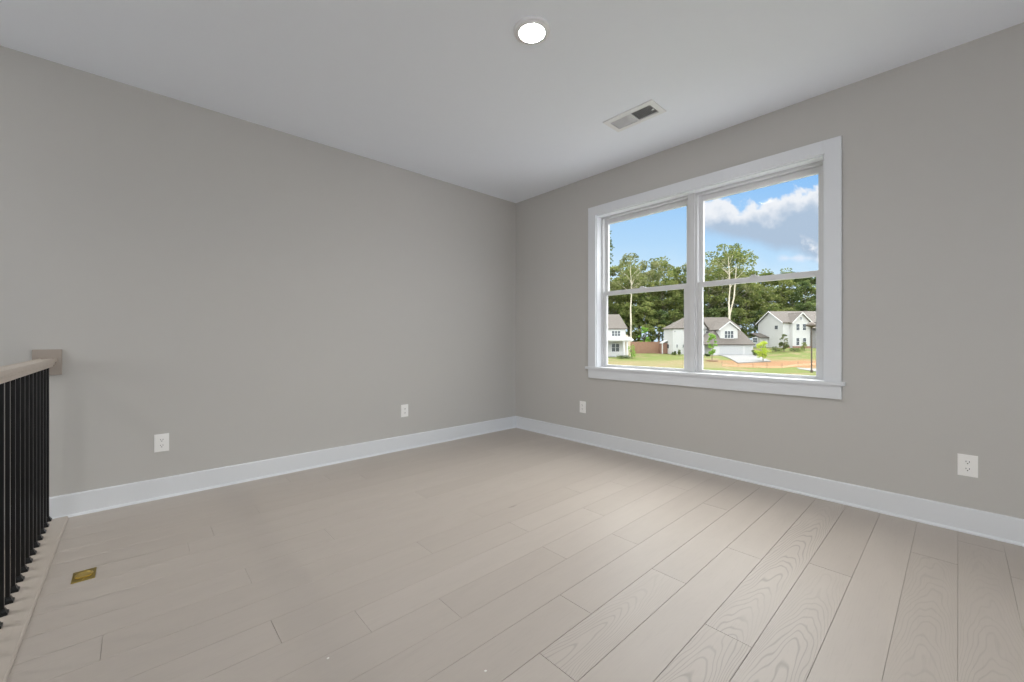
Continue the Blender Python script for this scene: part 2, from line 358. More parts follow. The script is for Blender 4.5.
# baseboards: flat board with eased top and a slim shoe strip
def base_prof(t=.016, h=.137):
    return [(0, 0), (t+.011, 0), (t+.010, .007), (t+.004, .013), (t, .015), (t, h-.006), (t-.004, h), (0, h)]
bm = B(); prism(bm, [(Y0-a, z) for a, z in base_prof()], 0, -.49, X0); struct(obj('baseboard_left', bm, M['trim']))
bm = B(); prism(bm, [(X0-a, z) for a, z in base_prof()], 1, YB, Y0)
struct(obj('baseboard_right', bm, M['trim']))
bm = B(); prism(bm, [(YB+a, z) for a, z in base_prof()], 0, -.3, X0); struct(obj('baseboard_back', bm, M['trim']))
# landing nosing board
bm = B(); prism(bm, [(-.500, -.03), (-.505, -.012), (-.500, .004), (-.490, .010), (-.309, .010), (-.303, .006), (-.3025, 0.0005), (-.3025, -.003), (-.47, -.003), (-.47, -.03)][::-1], 1, YB, Y0)
for v in bm.verts: v.co = Vector((v.co.x, v.co.y, v.co.z))
o = obj('trim_1', bm, M['nosing']); struct(o)
# ------------------------------------------------------------------ window
win = struct(empty('window_1', (X0, (WY0+WY1)/2, WZ0)))
inv = Matrix.Translation(-Vector(win.location))
def wobj(name, bm, m, parent=None):
    p = parent or win
    bmesh.ops.transform(bm, matrix=inv, verts=bm.verts)
    o = obj(name, bm, m, p); return o
zt = .797; cf = X0-.019; CW = .086
bm = B(); box(bm, cf, X0, WY1-.004, WY1+CW, zt, WZ1+.086, .002); wobj('casing_side', bm, M['trim'])
bm = B(); box(bm, cf, X0, WY0-CW, WY0+.004, zt, WZ1+.086, .002); wobj('casing_side', bm, M['trim'])
bm = B(); box(bm, cf-.001, X0, WY0+.004, WY1-.004, WZ1-.004, WZ1+.086, .002); wobj('casing_head', bm, M['trim'])
bm = B(); sx0, sy0, sy1 = cf-.015, WY0-.105, WY1+.115
prism(bm, [(sx0, sy0), (X0-.0005, sy0), (X0-.0005, WY0+.0005), (X0+.13, WY0+.0005), (X0+.13, WY1-.0005), (X0-.0005, WY1-.0005), (X0-.0005, sy1), (sx0, sy1)], 2, zt-.022, zt); wobj('stool', bm, M['trim'])
bm = B(); box(bm, cf, X0, WY0-CW, WY1+CW, .683, zt-.022, .002); wobj('apron', bm, M['trim'])
bm = B(); J = X0+.075
box(bm, X0-.001, X0+.13, WY1-.012, WY1, zt, WZ1); box(bm, X0-.001, X0+.13, WY0, WY0+.012, zt, WZ1); box(bm, X0-.001, X0+.13, WY0+.012, WY1-.012, WZ1-.012, WZ1)
wobj('jamb', bm, M['trim'])
ym = 1.535
bm = B(); box(bm, J-.012, X0+.13, ym-.021, ym+.021, zt, WZ1-.012, .002); wobj('mullion', bm, M['vinyl'])
def unit(a, b):      # a double-hung unit between a and b (the inner opening, y)
    z0, z1 = zt, WZ1-.012
    bm = B(); fw = .020
    for (p, q, r, s) in ((a, a+fw, z0, z1), (b-fw, b, z0, z1), (a+fw, b-fw, z1-fw, z1), (a+fw, b-fw, z0, z0+.006)): box(bm, J, X0+.128, p, q, r, s)
    box(bm, J+.038, J+.042, a+fw, a+fw+.006, z0, z1-fw); box(bm, J+.038, J+.042, b-fw-.006, b-fw, z0, z1-fw)
    wobj('window_frame', bm, M['vinyl'])
    A, C = a+fw+.001, b-fw-.001; zm = 1.5426
    # upper sash sits outside, lower sash inside
    for (nm, xs0, za, zb, st, rb, rt) in (('upper_sash', J+.044, zm-.012, z1-fw-.001, .030, .03, .046), ('lower_sash', J+.006, z0+.006, zm+.019, .036, .018, .042)):
        bm = B(); x1 = xs0+.030
        box(bm, xs0, x1, A, A+st, za, zb, .002); box(bm, xs0, x1, C-st, C, za, zb, .002)
        box(bm, xs0, x1, A+st, C-st, za, za+rb, .002); box(bm, xs0, x1, A+st, C-st, zb-rt, zb, .002)
        # glazing bead
        s = wobj(nm, bm, M['vinyl'])
        bm = B(); xg = xs0+.014; box(bm, xg, xg+.004, A+st-.004, C-st+.004, za+rb-.004, zb-rt+.004); g = wobj('glass_pane', bm, M['glass'], s)
        if nm == 'lower_sash':
            bm = B(); c = (A+C)/2; box(bm, xs0+.002, xs0+.028, c-.03, c+.03, zb, zb+.008, .003); box(bm, xs0-.004, xs0+.012, c-.012, c+.02, zb+.008, zb+.016, .003)
            wobj('sash_lock', bm, M['vinyl'], s)
unit(WY0+.012, ym-.021); unit(ym+.021, WY1-.012)
portal(win, (.16, 0, (WZ1-WZ0)/2), (math.pi/2, 0, math.pi/2), WY1-WY0, WZ1-WZ0)
# ------------------------------------------------------------------ wall outlets
def outlet(label, loc, rz):
    t = tag(empty('wall_outlet', loc, rz), label, 'outlet')       # local +y out of the wall, x along, z up
    bm = B(); prism(bm, [(-.0385, -.060), (.0385, -.060), (.0385, .060), (-.0385, .060)], 1, 0, .003)
    prism(bm, [(-.0355, -.057), (.0355, -.057), (.0355, .057), (-.0355, .057)], 1, .003, .0065); obj('cover_plate', bm, M['plate'], t)
    for s in (-1, 1):
        bm = B(); n = 20
        poly = []
        for i in range(n):
            a = 2*math.pi*i/n; poly.append((.0175*math.cos(a), s*.0195+max(-.0135, min(.0135, .0175*math.sin(a)))))
        prism(bm, poly, 1, .0065, .0085); r = obj('receptacle', bm, M['plate'], t)
        bm = B(); c = s*.0195
        box(bm, -.0075, -.0052, .0083, .0090, c-.001, c+.0075); box(bm, .0052, .0075, .0083, .0090, c, c+.0070)
        prism(bm, [(.0028*math.cos(a*math.pi/5), c-.0072+.0028*math.sin(a*math.pi/5)) for a in range(10)], 1, .0083, .0090)
        obj('slot', bm, M['slot'], r)
    bm = B(); prism(bm, [(.003*math.cos(a*math.pi/6), .003*math.sin(a*math.pi/6)) for a in range(12)], 1, .0065, .0080); obj('screw', bm, M['plate'], t)
outlet('white duplex outlet on the long left wall, nearest the stair railing', (.127, Y0, .375), math.pi)
outlet('small white duplex outlet on the left wall, nearer the far corner of the room', (1.936, Y0, .378), math.pi)
outlet('small white duplex outlet on the window wall, left of the window beside the room corner', (X0, 2.646, .371), math.pi/2)
outlet('white duplex outlet on the window wall, to the right of the window', (X0, -.0365, .373), math.pi/2)
# ------------------------------------------------------------------ ceiling lamp(s)
def lamp(label, x, y, m):
    t = tag(empty('ceiling_light', (x, y, ZC)), label, 'ceiling light')
    bm = B(); lathe(bm, [(.0975, 0), (.0975, -.010), (.095, -.014), (.078, -.0185), (.071, -.0195), (.068, -.0195), (.068, -.015)]); obj('trim_ring', bm, M['white_metal'], t, True)
    bm = B(); lathe(bm, [(.068, -.0180), (.060, -.0192), (.03, -.0202), (0, -.0205)]); obj('lens', bm, m, t, True)
    return t
lamp('round white flush ceiling light, glowing, in the middle of the ceiling', 1.567, 1.549, M['lens'])
lamp('round white flush ceiling light above the open stairwell', -2.05, 3.0, M['lens_stair'])
# ------------------------------------------------------------------ ceiling vent
vt = tag(empty('ceiling_vent', (2.735, 1.636, ZC)), 'white rectangular two-way louvred air register in the ceiling', 'vent')
bm = B(); hx, hy, ix, iy = .106, .203, .066, .165
def ringbox(bm, hx, hy, ix, iy, z0, z1):
    box(bm, -hx, -ix, -hy, hy, z0, z1); box(bm, ix, hx, -hy, hy, z0, z1); box(bm, -ix, ix, -hy, -iy, z0, z1); box(bm, -ix, ix, iy, hy, z0, z1)
def slopedring(bm):
    o0 = [(-hx, -hy, 0), (hx, -hy, 0), (hx, hy, 0), (-hx, hy, 0)]; o1 = [(x*.99, y*.995, -.009) for x, y, z in o0]
    i1 = [(-ix, -iy, -.011), (ix, -iy, -.011), (ix, iy, -.011), (-ix, iy, -.011)]; i0 = [(x, y, .0) for x, y, z in i1]
    R = [[bm.verts.new(p) for p in q] for q in (o0, o1, i1, i0)]
    for A, C in zip(R, R[1:]):
        for i in range(4): bm.faces.new((A[i], A[(i+1) % 4], C[(i+1) % 4], C[i]))
slopedring(bm); box(bm, -ix, ix, -.006, .006, -.009, -.001); obj('frame', bm, M['white_metal'], vt)
bm = B(); box(bm, -ix, ix, -iy, iy, -.0012, -.0004); obj('duct_shade_sheet', bm, M['duct'], vt)  # flat sheet coloured dark as duct shade behind the louvres
for s in (-1, 1):
    bm = B(); n = 13
    for i in range(n):
        yc = s*(.010+(iy-.014)*(i+.5)/n); dy, dz_ = .0052, .0034
        # each blade leans away from the centre bar
        p = [(yc-dy*s, -.0085), (yc-dy*s+.0008, -.0085), (yc+dy*s+.0008, -.0016), (yc+dy*s, -.0016)]
        q_ = .0024 if s > 0 else .0046
        p = [(yc-q_*s, -.0016), (yc-(q_-.0008)*s, -.0016), (yc+q_*s, -.0095), (yc+(q_-.0008)*s, -.0095)]
        prism(bm, p, 0, -ix, ix)
    obj('louver_bank', bm, M['white_metal'], vt)
bm = B(); box(bm, -.004, .004, -iy+.004, -iy+.02, -.017, -.008, .001); obj('damper_lever', bm, M['white_metal'], vt)
# ------------------------------------------------------------------ stair railing
XR = -.385
rl = tag(empty('stair_railing', (XR, Y0, .010)), 'stair railing with black iron balusters and pale oak handrail at the left edge', 'railing')
def robj(name, bm, m, parent=None, smooth=False):
    bmesh.ops.transform(bm, matrix=Matrix.Translation(-Vector(rl.location)), verts=bm.verts); return obj(name, bm, m, parent or rl, smooth)
zb, ztp = .917, .963
half = [(.019, zb), (.0195, zb+.008), (.025, zb+.011), (.027, zb+.016), (.0265, zb+.024), (.031, zb+.028), (.0345, zb+.031), (.0345, zb+.045), (.0325, zb+.050), (.027, ztp-.001), (.012, ztp)]
prof = half+[(-a_, z_) for a_, z_ in half[::-1]]
bm = B(); prism(bm, [(XR+a, z) for a, z in prof], 1, YB, Y0-.016); robj('handrail', bm, M['rail'])
bm = B(); box(bm, XR-.064, XR+.055, Y0-.018, Y0, .866, 1.020, .003); robj('wall_rosette', bm, M['rosette'])
first = None; k = 0
while 3.62-.101*k > YB+.05:
    yy = 3.62-.101*k
    if first is None:
        bm = B(); hh = .0062
        tb = [(XR-hh, yy-hh), (XR+hh, yy-hh), (XR+hh, yy+hh), (XR-hh, yy+hh)]
        prism(bm, tb, 2, .010, zb+.002); b = robj('baluster', bm, M['iron'])
        bm = B(); lv = [(.0165, .010), (.0165, .018), (.0125, .022), (.0095, .030), (.0085, .034)]
        R_ = [[bm.verts.new((XR+sx*r, yy+sy*r, z)) for sx, sy in ((-1, -1), (1, -1), (1, 1), (-1, 1))] for r, z in lv]
        for A, C in zip(R_, R_[1:]):
            for i in range(4): bm.faces.new((A[i], A[(i+1) % 4], C[(i+1) % 4], C[i]))
        bm.faces.new(R_[0]); bm.faces.new(R_[-1]); robj('shoe', bm, M['iron'], b)
        first = b
    else:
        c = copy_tree(first, rl); c.location.y -= .101*k
    k += 1
# ------------------------------------------------------------------ brass floor outlet
fo = tag(empty('floor_outlet', (-.176, 2.70, 0)), 'small brass floor outlet cover set in the planks beside the railing', 'floor outlet')
bm = B(); box(bm, -.038, .038, -.056, .056, 0, .004, .0015); obj('cover_plate', bm, M['brassdark'], fo)
bm = B(); lathe(bm, [(.031, .004), (.031, .007), (.028, .009), (.024, .009), (.023, .0075), (0, .0078)], n=32); obj('round_lid', bm, M['brass'], fo, False)
for s in (-1, 1):
    bm = B(); lathe(bm, [(.004, .004), (.004, .0052), (.0025, .006), (0, .0061)], (0, s*.047, 0), 12); obj('screw', bm, M['brass'], fo)
def chip(label, x, y):
    bm = B(); bmesh.ops.create_icosphere(bm, subdivisions=2, radius=.005)
    for v in bm.verts: v.co = Vector((v.co.x*random.uniform(.7, 1.2), v.co.y*random.uniform(.6, 1), abs(v.co.z)*.45))
    tag(obj('plaster_crumb', bm, M['chip'], loc=(x, y, .0001)), label, 'debris')
chip('tiny white crumb on the floor planks at the bottom of the photo, nearer the middle', .838, 1.041)
chip('tiny white crumb on the floor planks at the bottom of the photo, further left', .478, 1.443)
# ------------------------------------------------------------------ outdoors
def W(r, d, z=0): 
    v = F*d+Rt*r; return Vector((v.x, v.y, z))
FR = YAW-math.pi/2          # frame of the street: local x along Rt, local y along F
def R_at(px, d): return (px-512)/409.3*d
def Z_at(py, d): return H+(338.7-py)/409.3*d
def sst(x): x = max(0, min(1, x)); return x*x*(3-2*x)
def TZ(r, d):
    return -3.35+.95*sst((d-55)/25)+1.35*sst((d-70)/22)*sst((r-50)/9)
bm = B(); nr, nd = 100, 190; grid = []
for i in range(nd+1):
    dd = -120+i/nd*380; grid.append([bm.verts.new((-120+360*j/nr, dd, TZ(-120+360*j/nr, dd))) for j in range(nr+1)])
for i in range(nd):
    for j in range(nr): bm.faces.new((grid[i][j], grid[i][j+1], grid[i+1][j+1], grid[i+1][j]))
g = struct(obj('ground', bm, M['ground'], smooth=True)); g.rotation_euler = (0, 0, FR)
# houses -- local x along the street, y away from the room, z up
def quad(bm, *p): bm.faces.new([bm.verts.new(q) for q in p])
def hwin(parent, x0, x1, z0, z1, y, mull=0, frame=.12):
    bm = B()
    box(bm, x0-frame, x1+frame, y-.07, y-.001, z0-frame, z0); box(bm, x0-frame, x1+frame, y-.07, y-.001, z1, z1+frame)
    box(bm, x0-frame, x0, y-.07, y-.001, z0, z1); box(bm, x1, x1+frame, y-.07, y-.001, z0, z1)
    for i in range(mull):
        xm = x0+(x1-x0)*(i+1)/(mull+1); box(bm, xm-.05, xm+.05, y-.06, y-.001, z0, z1)
    box(bm, x0, x1, y-.055, y-.01, (z0+z1)/2-.025, (z0+z1)/2+.025)
    f = obj('window', bm, M['white_out'], parent)
    bm = B(); box(bm, x0, x1, y-.035, y-.002, z0, z1); obj('pane', bm, M['darkglass'], f)
def slab_roof(bm, a, b, c, d_, th=.18):
    """a thick roof plane through four corners"""
    n = (Vector(b)-Vector(a)).cross(Vector(d_)-Vector(a)).normalized()*th
    if n.z > 0: n = -n
    P_ = [Vector(p) for p in (a, b, c, d_)]
    if (P_[2]-P_[3]).length < 1e-4: P_ = P_[:3]
    A = [bm.verts.new(p) for p in P_]; Q = [bm.verts.new(p+n) for p in P_]; k = len(P_)
    bm.faces.new(A); bm.faces.new(Q[::-1])
    for i in range(k): bm.faces.new((A[i], Q[i], Q[(i+1) % k], A[(i+1) % k]))
def side_win(y, z0, z1, wd=.5):
    bm = B(); box(bm, -.07, -.001, y-wd-.1, y+wd+.1, z0-.1, z1+.1); f = obj('window', bm, M['white_out'], h)
    bm = B(); box(bm, -.09, -.02, y-wd, y+wd, z0, z1); obj('pane', bm, M['darkglass'], f)
def house(label, r, d, z):
    e = empty('house', W(r, d, z), FR); tag(e, label, 'house'); return e
# --- left house (only its right end shows beside the left jamb)
D1 = 80; zb1 = Z_at(357, D1); xr = R_at(625.5, D1)
h = house('white two-storey house at the left edge of the window view, with front porch', xr, D1, zb1)
eh = Z_at(328.5, D1)-zb1; rh = Z_at(314.3, D1+4)-zb1
bm = B(); box(bm, -11, 0, 0, 8, -.6, eh); obj('wall', bm, M['siding'], h)
bm = B(); o_ = .35
xe = R_at(619.3, D1+4)-xr
slab_roof(bm, (-11.4, -o_, eh), (o_, -o_, eh), (xe, 4, rh), (-9.5, 4, rh)); slab_roof(bm, (o_, 8+o_, eh), (-11.4, 8+o_, eh), (-9.5, 4, rh), (xe, 4, rh))
slab_roof(bm, (o_, -o_, eh), (o_, 8+o_, eh), (xe, 4, rh), (xe, 4, rh)); slab_roof(bm, (-11.4, 8+o_, eh), (-11.4, -o_, eh), (-9.5, 4, rh), (-9.5, 4, rh))
obj('roof', bm, M['shingle'], h)
sx = lambda px: (px-512)/409.3*D1-xr
sz = lambda py: H+(338.7-py)/409.3*D1-zb1
hwin(h, sx(611.8), sx(620.2), sz(336), sz(331), 0, 2)
hwin(h, sx(611.8), sx(619.2), sz(351.5), sz(343.8), 0, 1)
bm = B(); pz = sz(341.3); box(bm, -9, .7, -2.2, .0, pz, pz+.28); slab_roof(bm, (-9.2, -2.4, pz+.28), (.9, -2.4, pz+.28), (.9, .0, pz+.85), (-9.2, 0, pz+.85), .12); obj('porch_roof', bm, M['white_out'], h)
for px_ in (628-.7, 624, 607):
    bm = B(); xx = (px_-512)/409.3*(D1-2)-xr; box(bm, xx-.14, xx+.14, -2.1, -1.82, 0, pz); obj('porch_post', bm, M['white_out'], h)
bm = B(); box(bm, -9, .6, -2.2, 0, -.5, .12); obj('porch_slab', bm, M['concrete'], h)
bm = B(); rz_ = sz(352.2); box(bm, -9, sx(623), -2.0, -1.94, rz_, rz_+.07); box(bm, -9, sx(623), -2.0, -1.94, .2, .26)
for i in range(40):
    xx = sx(623)-.18*i; box(bm, xx-.025, xx+.025, -1.99, -1.95, .2, rz_)
obj('porch_rail', bm, M['white_out'], h)
bm = B(); box(bm, .02, 1.2, .8, 1.8, -.4, 3.2); prism(bm, [(.02, 3.2), (1.2, 3.2), (.7, 4.2), (.02, 4.6)], 1, .9, 1.7); obj('side_chimney', bm, M['tanbrick'], h)
# --- centre house
D2 = 92; zb2 = Z_at(354, D2); x0c = R_at(673, D2)
h = house('white two-storey house with attached double garage in the middle of the window view', x0c, D2, zb2)
sx = lambda px, d=D2: (px-512)/409.3*d-x0c
sz = lambda py, d=D2: H+(338.7-py)/409.3*d-zb2
eh = sz(328.3); W2 = sx(739); rh = sz(317.3, 94.8)
DC = 5.6
bm = B(); box(bm, 0, W2, 0, DC, -.8, eh); obj('wall', bm, M['siding'], h)
bm = B(); xa, xb = sx(684, 94.8), sx(727, 94.8)
slab_roof(bm, (-.4, -.4, eh), (W2+.4, -.4, eh), (xb, DC/2, rh), (xa, DC/2, rh)); slab_roof(bm, (W2+.4, DC+.4, eh), (-.4, DC+.4, eh), (xa, DC/2, rh), (xb, DC/2, rh))
slab_roof(bm, (-.4, DC+.4, eh), (-.4, -.4, eh), (xa, DC/2, rh), (xa, DC/2, rh)); slab_roof(bm, (W2+.4, -.4, eh), (W2+.4, DC+.4, eh), (xb, DC/2, rh), (xb, DC/2, rh))
obj('roof', bm, M['shingle'], h)
hwin(h, sx(676.3), sx(677.6), sz(347.5), sz(344.5), 0)
hwin(h, sx(682.5), sx(683.8), sz(347.5), sz(344.5), 0); hwin(h, sx(674.2), sx(675.6), sz(332), sz(330.8), 0); side_win(3.6, sz(348.3, 95), sz(344.2, 95), 1.3)
hwin(h, sx(706), sx(710.2), sz(335.8), sz(331.5), 0, 1)
# small gable dormer behind the mullion side
bm = B(); gx0, gx1 = sx(694, 91), sx(709.5, 91); gp = sz(318.5, 91)
prism(bm, [(gx0+.3, eh-.1), (gx1-.3, eh-.1), ((gx0+gx1)/2, gp-.35)], 1, -.6, 3.4); obj('gable_wall', bm, M['siding'], h)
bm = B(); gm = (gx0+gx1)/2
slab_roof(bm, (gx0, -1, eh-.1), (gx0, 3.8, eh-.1), (gm, 3.8, gp), (gm, -1, gp)); slab_roof(bm, (gx1, 3.8, eh-.1), (gx1, -1, eh-.1), (gm, -1, gp), (gm, 3.8, gp)); obj('gable_roof', bm, M['shingle'], h)
# garage wing in front
DG = 86; yg = DG-D2; ga, gb = sx(713.5, DG), sx(752.2, DG); gh = sz(344.3, DG)
bm = B(); box(bm, ga, gb, yg, 0, -.9, gh); obj('garage_wall', bm, M['siding'], h)
bm = B(); e0, e1 = sx(703, DG), gb+.35; gy0, gy1 = yg-.5, .5
gr = sz(328.6, 89.5); ra, rb_ = sx(716, 89.5), sx(739, 89.5)
slab_roof(bm, (e0, gy0, gh), (e1, gy0, gh), (rb_, -2.5, gr), (ra, -2.5, gr)); slab_roof(bm, (e1, gy0, gh), (e1, 3.5, gh), (rb_, -2.5, gr), (rb_, -2.5, gr))
slab_roof(bm, (e1, 3.5, gh), (e0, 3.5, gh), (ra, -2.5, gr), (rb_, -2.5, gr)); slab_roof(bm, (e0, 3.5, gh), (e0, gy0, gh), (ra, -2.5, gr), (ra, -2.5, gr))
obj('garage_roof', bm, M['shingle'], h)
bm = B(); fx0, fx1 = sx(720.3, 87), sx(737.6, 87); fz0, fz1 = sz(340.3, 87), sz(328, 87); fp = sz(321.2, 87); fm = (fx0+fx1)/2; fy = 87-D2
prism(bm, [(fx0, fz0), (fx1, fz0), (fx1, fz1), (fm, fp-.25), (fx0, fz1)], 1, fy, fy+6); obj('front_gable_wall', bm, M['siding'], h)
bm = B(); ov = .45; sl = (fp-fz1)/(fm-fx0)
slab_roof(bm, (fx0-ov, fy-.3, fz1-ov*sl), (fx0-ov, fy+7, fz1-ov*sl), (fm, fy+7, fp), (fm, fy-.3, fp), .2); slab_roof(bm, (fx1+ov, fy+7, fz1-ov*sl), (fx1+ov, fy-.3, fz1-ov*sl), (fm, fy-.3, fp), (fm, fy+7, fp), .2)
obj('front_gable_roof', bm, M['shingle'], h)
bm = B()
for s, xe_ in ((-1, fx0-ov), (1, fx1+ov)):
    a = Vector((xe_, fy-.38, fz1-ov*sl)); b_ = Vector((fm, fy-.38, fp))
    prism(bm, [(a.x, a.z+.02), (b_.x, b_.z+.02), (b_.x, b_.z-.26), (a.x, a.z-.26)], 1, fy-.38, fy-.3)
obj('bargeboard', bm, M['white_out'], h)
hwin(h, sx(724.6, 87), sx(733.3, 87), sz(338, 87), sz(331, 87), fy, 2)
for (a, b_) in ((719.5, 742.8), (745, 751)):
    bm = B(); A, C = sx(a, DG), sx(b_, DG); box(bm, A, C, yg-.02, yg+.05, -.35, gh-.35)
    for i in range(1, 4): box(bm, A, C, yg-.035, yg-.018, -.35+i*(gh)/4, -.35+i*(gh)/4+.05)
    obj('garage_door', bm, M['garage_door'], h)
bm = B(); box(bm, sx(752.6, DG)-.12, sx(752.6, DG)+.05, yg-.1, yg, -.6, gh); obj('downpipe', bm, M['white_out'], h)
bm = B(); xx = sx(711.8, DG); box(bm, xx-.12, xx+.12, yg-.1, yg+.14, -.8, gh); xx = sx(703.6, DG); box(bm, xx-.12, xx+.12, yg-.1, yg+.14, -.8, gh); obj('porch_post', bm, M['white_out'], h)
bm = B(); box(bm, sx(698, DG), ga, yg, 0, -.9, -.2); obj('porch_slab', bm, M['concrete'], h)
bm = B(); box(bm, -1.2, 0, 3.2, 5.2, -.6, 2.4); obj('side_porch', bm, M['redbrick'], h)
bm = B(); slab_roof(bm, (-1.35, 3.0, 2.4), (.05, 3.0, 3.1), (.05, 5.4, 3.1), (-1.35, 5.4, 2.4), .12); box(bm, -1.35, -1.15, 3.0, 3.2, -.6, 2.4); obj('side_porch_roof', bm, M['white_out'], h)
# --- right house
D3 = 95; zb3 = Z_at(347.5, D3); x03 = R_at(783, D3)
h = house('large white two-storey house on the rise at the right of the window view', x03, D3, zb3)
sx = lambda px, d=D3: (px-512)/409.3*d-x03
sz = lambda py, d=D3: H+(338.7-py)/409.3*d-zb3
DD = 9.6; eh = sz(321.3); rh = sz(311.2, D3+DD/2); WL = 22
bm = B(); prism(bm, [(0, -1.2), (DD, -1.2), (DD, eh), (DD/2, rh-.2), (0, eh)], 0, 0, WL); obj('wall', bm, M['siding'], h)
bm = B(); sl = (rh-eh)/(DD/2); ov = .45
slab_roof(bm, (-.4, -ov, eh-ov*sl), (WL+.4, -ov, eh-ov*sl), (WL+.4, DD/2, rh), (-.4, DD/2, rh)); slab_roof(bm, (WL+.4, DD+ov, eh-ov*sl), (-.4, DD+ov, eh-ov*sl), (-.4, DD/2, rh), (WL+.4, DD/2, rh)); obj('roof', bm, M['shingle'], h)
bm = B()
for (a, b_) in ((-ov, DD/2), (DD+ov, DD/2)):
    prism(bm, [(a, eh-ov*sl+.02), (b_, rh+.02), (b_, rh-.28), (a, eh-ov*sl-.28)], 0, -.48, -.4)
obj('bargeboard', bm, M['white_out'], h)
side_win(2.3, sz(329), sz(325.3), .55)
bx0, bx1 = sx(792.8, 94), sx(810.2, 94); bm = B(); bp = sz(312.3, 94); be = sz(321, 94); bmid = (bx0+bx1)/2
prism(bm, [(bx0, -1.2), (bx1, -1.2), (bx1, be), (bmid, bp-.25), (bx0, be)], 1, -1, 3.5); obj('bay_wall', bm, M['siding'], h)
bm = B(); ov = .4; sl = (bp-be)/(bmid-bx0)
slab_roof(bm, (bx0-ov, -1.4, be-ov*sl), (bx0-ov, 5, be-ov*sl), (bmid, 5, bp), (bmid, -1.4, bp)); slab_roof(bm, (bx1+ov, 5, be-ov*sl), (bx1+ov, -1.4, be-ov*sl), (bmid, -1.4, bp), (bmid, 5, bp)); obj('bay_roof', bm, M['shingle'], h)
bm = B()
for xe_ in (bx0-ov, bx1+ov): prism(bm, [(xe_, be-ov*sl+.02), (bmid, bp+.02), (bmid, bp-.28), (xe_, be-ov*sl-.28)], 1, -1.48, -1.4)
obj('bargeboard', bm, M['white_out'], h)
for (a, b_, c, d_) in ((796.2, 799.4, 330.2, 324), (802.6, 806, 330.2, 324), (796.2, 799.2, 345.2, 338), (802.8, 806, 345.2, 338), (800.2, 801.6, 319.6, 317)): hwin(h, sx(a, 94), sx(b_, 94), sz(c, 94), sz(d_, 94), -1, 0)
hwin(h, sx(790.2), sx(791.2), sz(339.8), sz(337.8), 0)
bm = B(); box(bm, bx1+.05, bx1+9, -1.2, -.02, -.9, sz(330)); obj('entry_shade_block', bm, M['porch_dark'], h)  # solid block, porch shade put into its colour
bm = B(); slab_roof(bm, (bx1-.3, -2.4, sz(328)), (bx1+9.5, -2.4, sz(328)), (bx1+9.5, 0, sz(324)), (bx1-.3, 0, sz(324)), .2); obj('entry_roof', bm, M['shingle'], h)
bm = B(); box(bm, bx0-.1, bx1+.1, -1.15, -1.001, -1.2, .35); box(bm, 0.05, bx0-.1, -.12, -.001, -1.2, .35); obj('brick_footing', bm, M['redbrick'], h)
ax0, ax1 = sx(752, 104), sx(759, 104)
bm = B(); box(bm, ax0, -.02, 5.5, 8.5, -1.2, sz(337, 101)); obj('lean_to_wall', bm, M['siding'], h)
bm = B(); slab_roof(bm, (ax0-.3, 5.0, sz(337.3, 101)), (0, 5.0, sz(337.3, 101)), (0, 8.9, sz(333, 104)), (ax0-.3, 8.9, sz(333, 104)), .2); obj('lean_to_roof', bm, M['shingle'], h)
hwin(h, sx(753, 100.4), sx(757.4, 100.4), sz(342.5, 100.4), sz(337.8, 100.4), 5.5)
# driveway, walk, kerb
def slabpoly(name, pts_, m, label, cat, lift=.05):
    bm = B(); top_ = [bm.verts.new((*W(r, d).xy, TZ(r, d)+lift)) for r, d in pts_]; bt = [bm.verts.new((*W(r, d).xy, TZ(r, d)-.3)) for r, d in pts_]; n = len(pts_)
    bm.faces.new(top_); bm.faces.new(bt[::-1])
    for i in range(n): bm.faces.new((top_[i], bt[i], bt[(i+1) % n], top_[(i+1) % n]))
    tag(obj(name, bm, m), label, cat)
def GD(px, py):   # ground point seen at a pixel
    a, b_ = 20., 160.
    lo = 20.
    for i in range(2800):
        dd = 20+i*.05
        if H+(338.7-py)/409.3*dd <= TZ((px-512)/409.3*dd, dd): return ((px-512)/409.3*dd, dd)
    return ((px-512)/409.3*100, 100)
q0, q1, q2, q3 = GD(738, 363.5), GD(771, 361.8), (R_at(753, 85.8), 85.8), (R_at(719, 85.8), 85.8)
bm = B(); N = 16; gt = []; gb = []
for i in range(N+1):
    t_ = i/N; L = (q0[0]+(q3[0]-q0[0])*t_, q0[1]+(q3[1]-q0[1])*t_); Rr = (q1[0]+(q2[0]-q1[0])*t_, q1[1]+(q2[1]-q1[1])*t_)
    rt_, rb2 = [], []
    for j in range(9):
        k_ = j/8; r_ = L[0]+(Rr[0]-L[0])*k_; d_ = L[1]+(Rr[1]-L[1])*k_; z_ = TZ(r_, d_)
        rt_.append(bm.verts.new(W(r_, d_, z_+.12))); rb2.append(bm.verts.new(W(r_, d_, z_-.2)))
    gt.append(rt_); gb.append(rb2)
for i in range(N):
    for j in range(8):
        bm.faces.new((gt[i][j], gt[i][j+1], gt[i+1][j+1], gt[i+1][j])); bm.faces.new((gb[i][j], gb[i+1][j], gb[i+1][j+1], gb[i][j+1]))
    for j in (0, 8): bm.faces.new((gt[i][j], gt[i+1][j], gb[i+1][j], gb[i][j]))
for i in (0, N):
    for j in range(8): bm.faces.new((gt[i][j], gt[i][j+1], gb[i][j+1], gb[i][j]))
tag(obj('driveway', bm, M['concrete']), 'pale concrete driveway in front of the double garage', 'driveway')
slabpoly('sidewalk', [GD(799, 369.2), GD(830, 373.5), GD(830, 369.6), GD(797, 367.9)], M['concrete'], 'short pale concrete sidewalk strip near the street lamp', 'sidewalk')
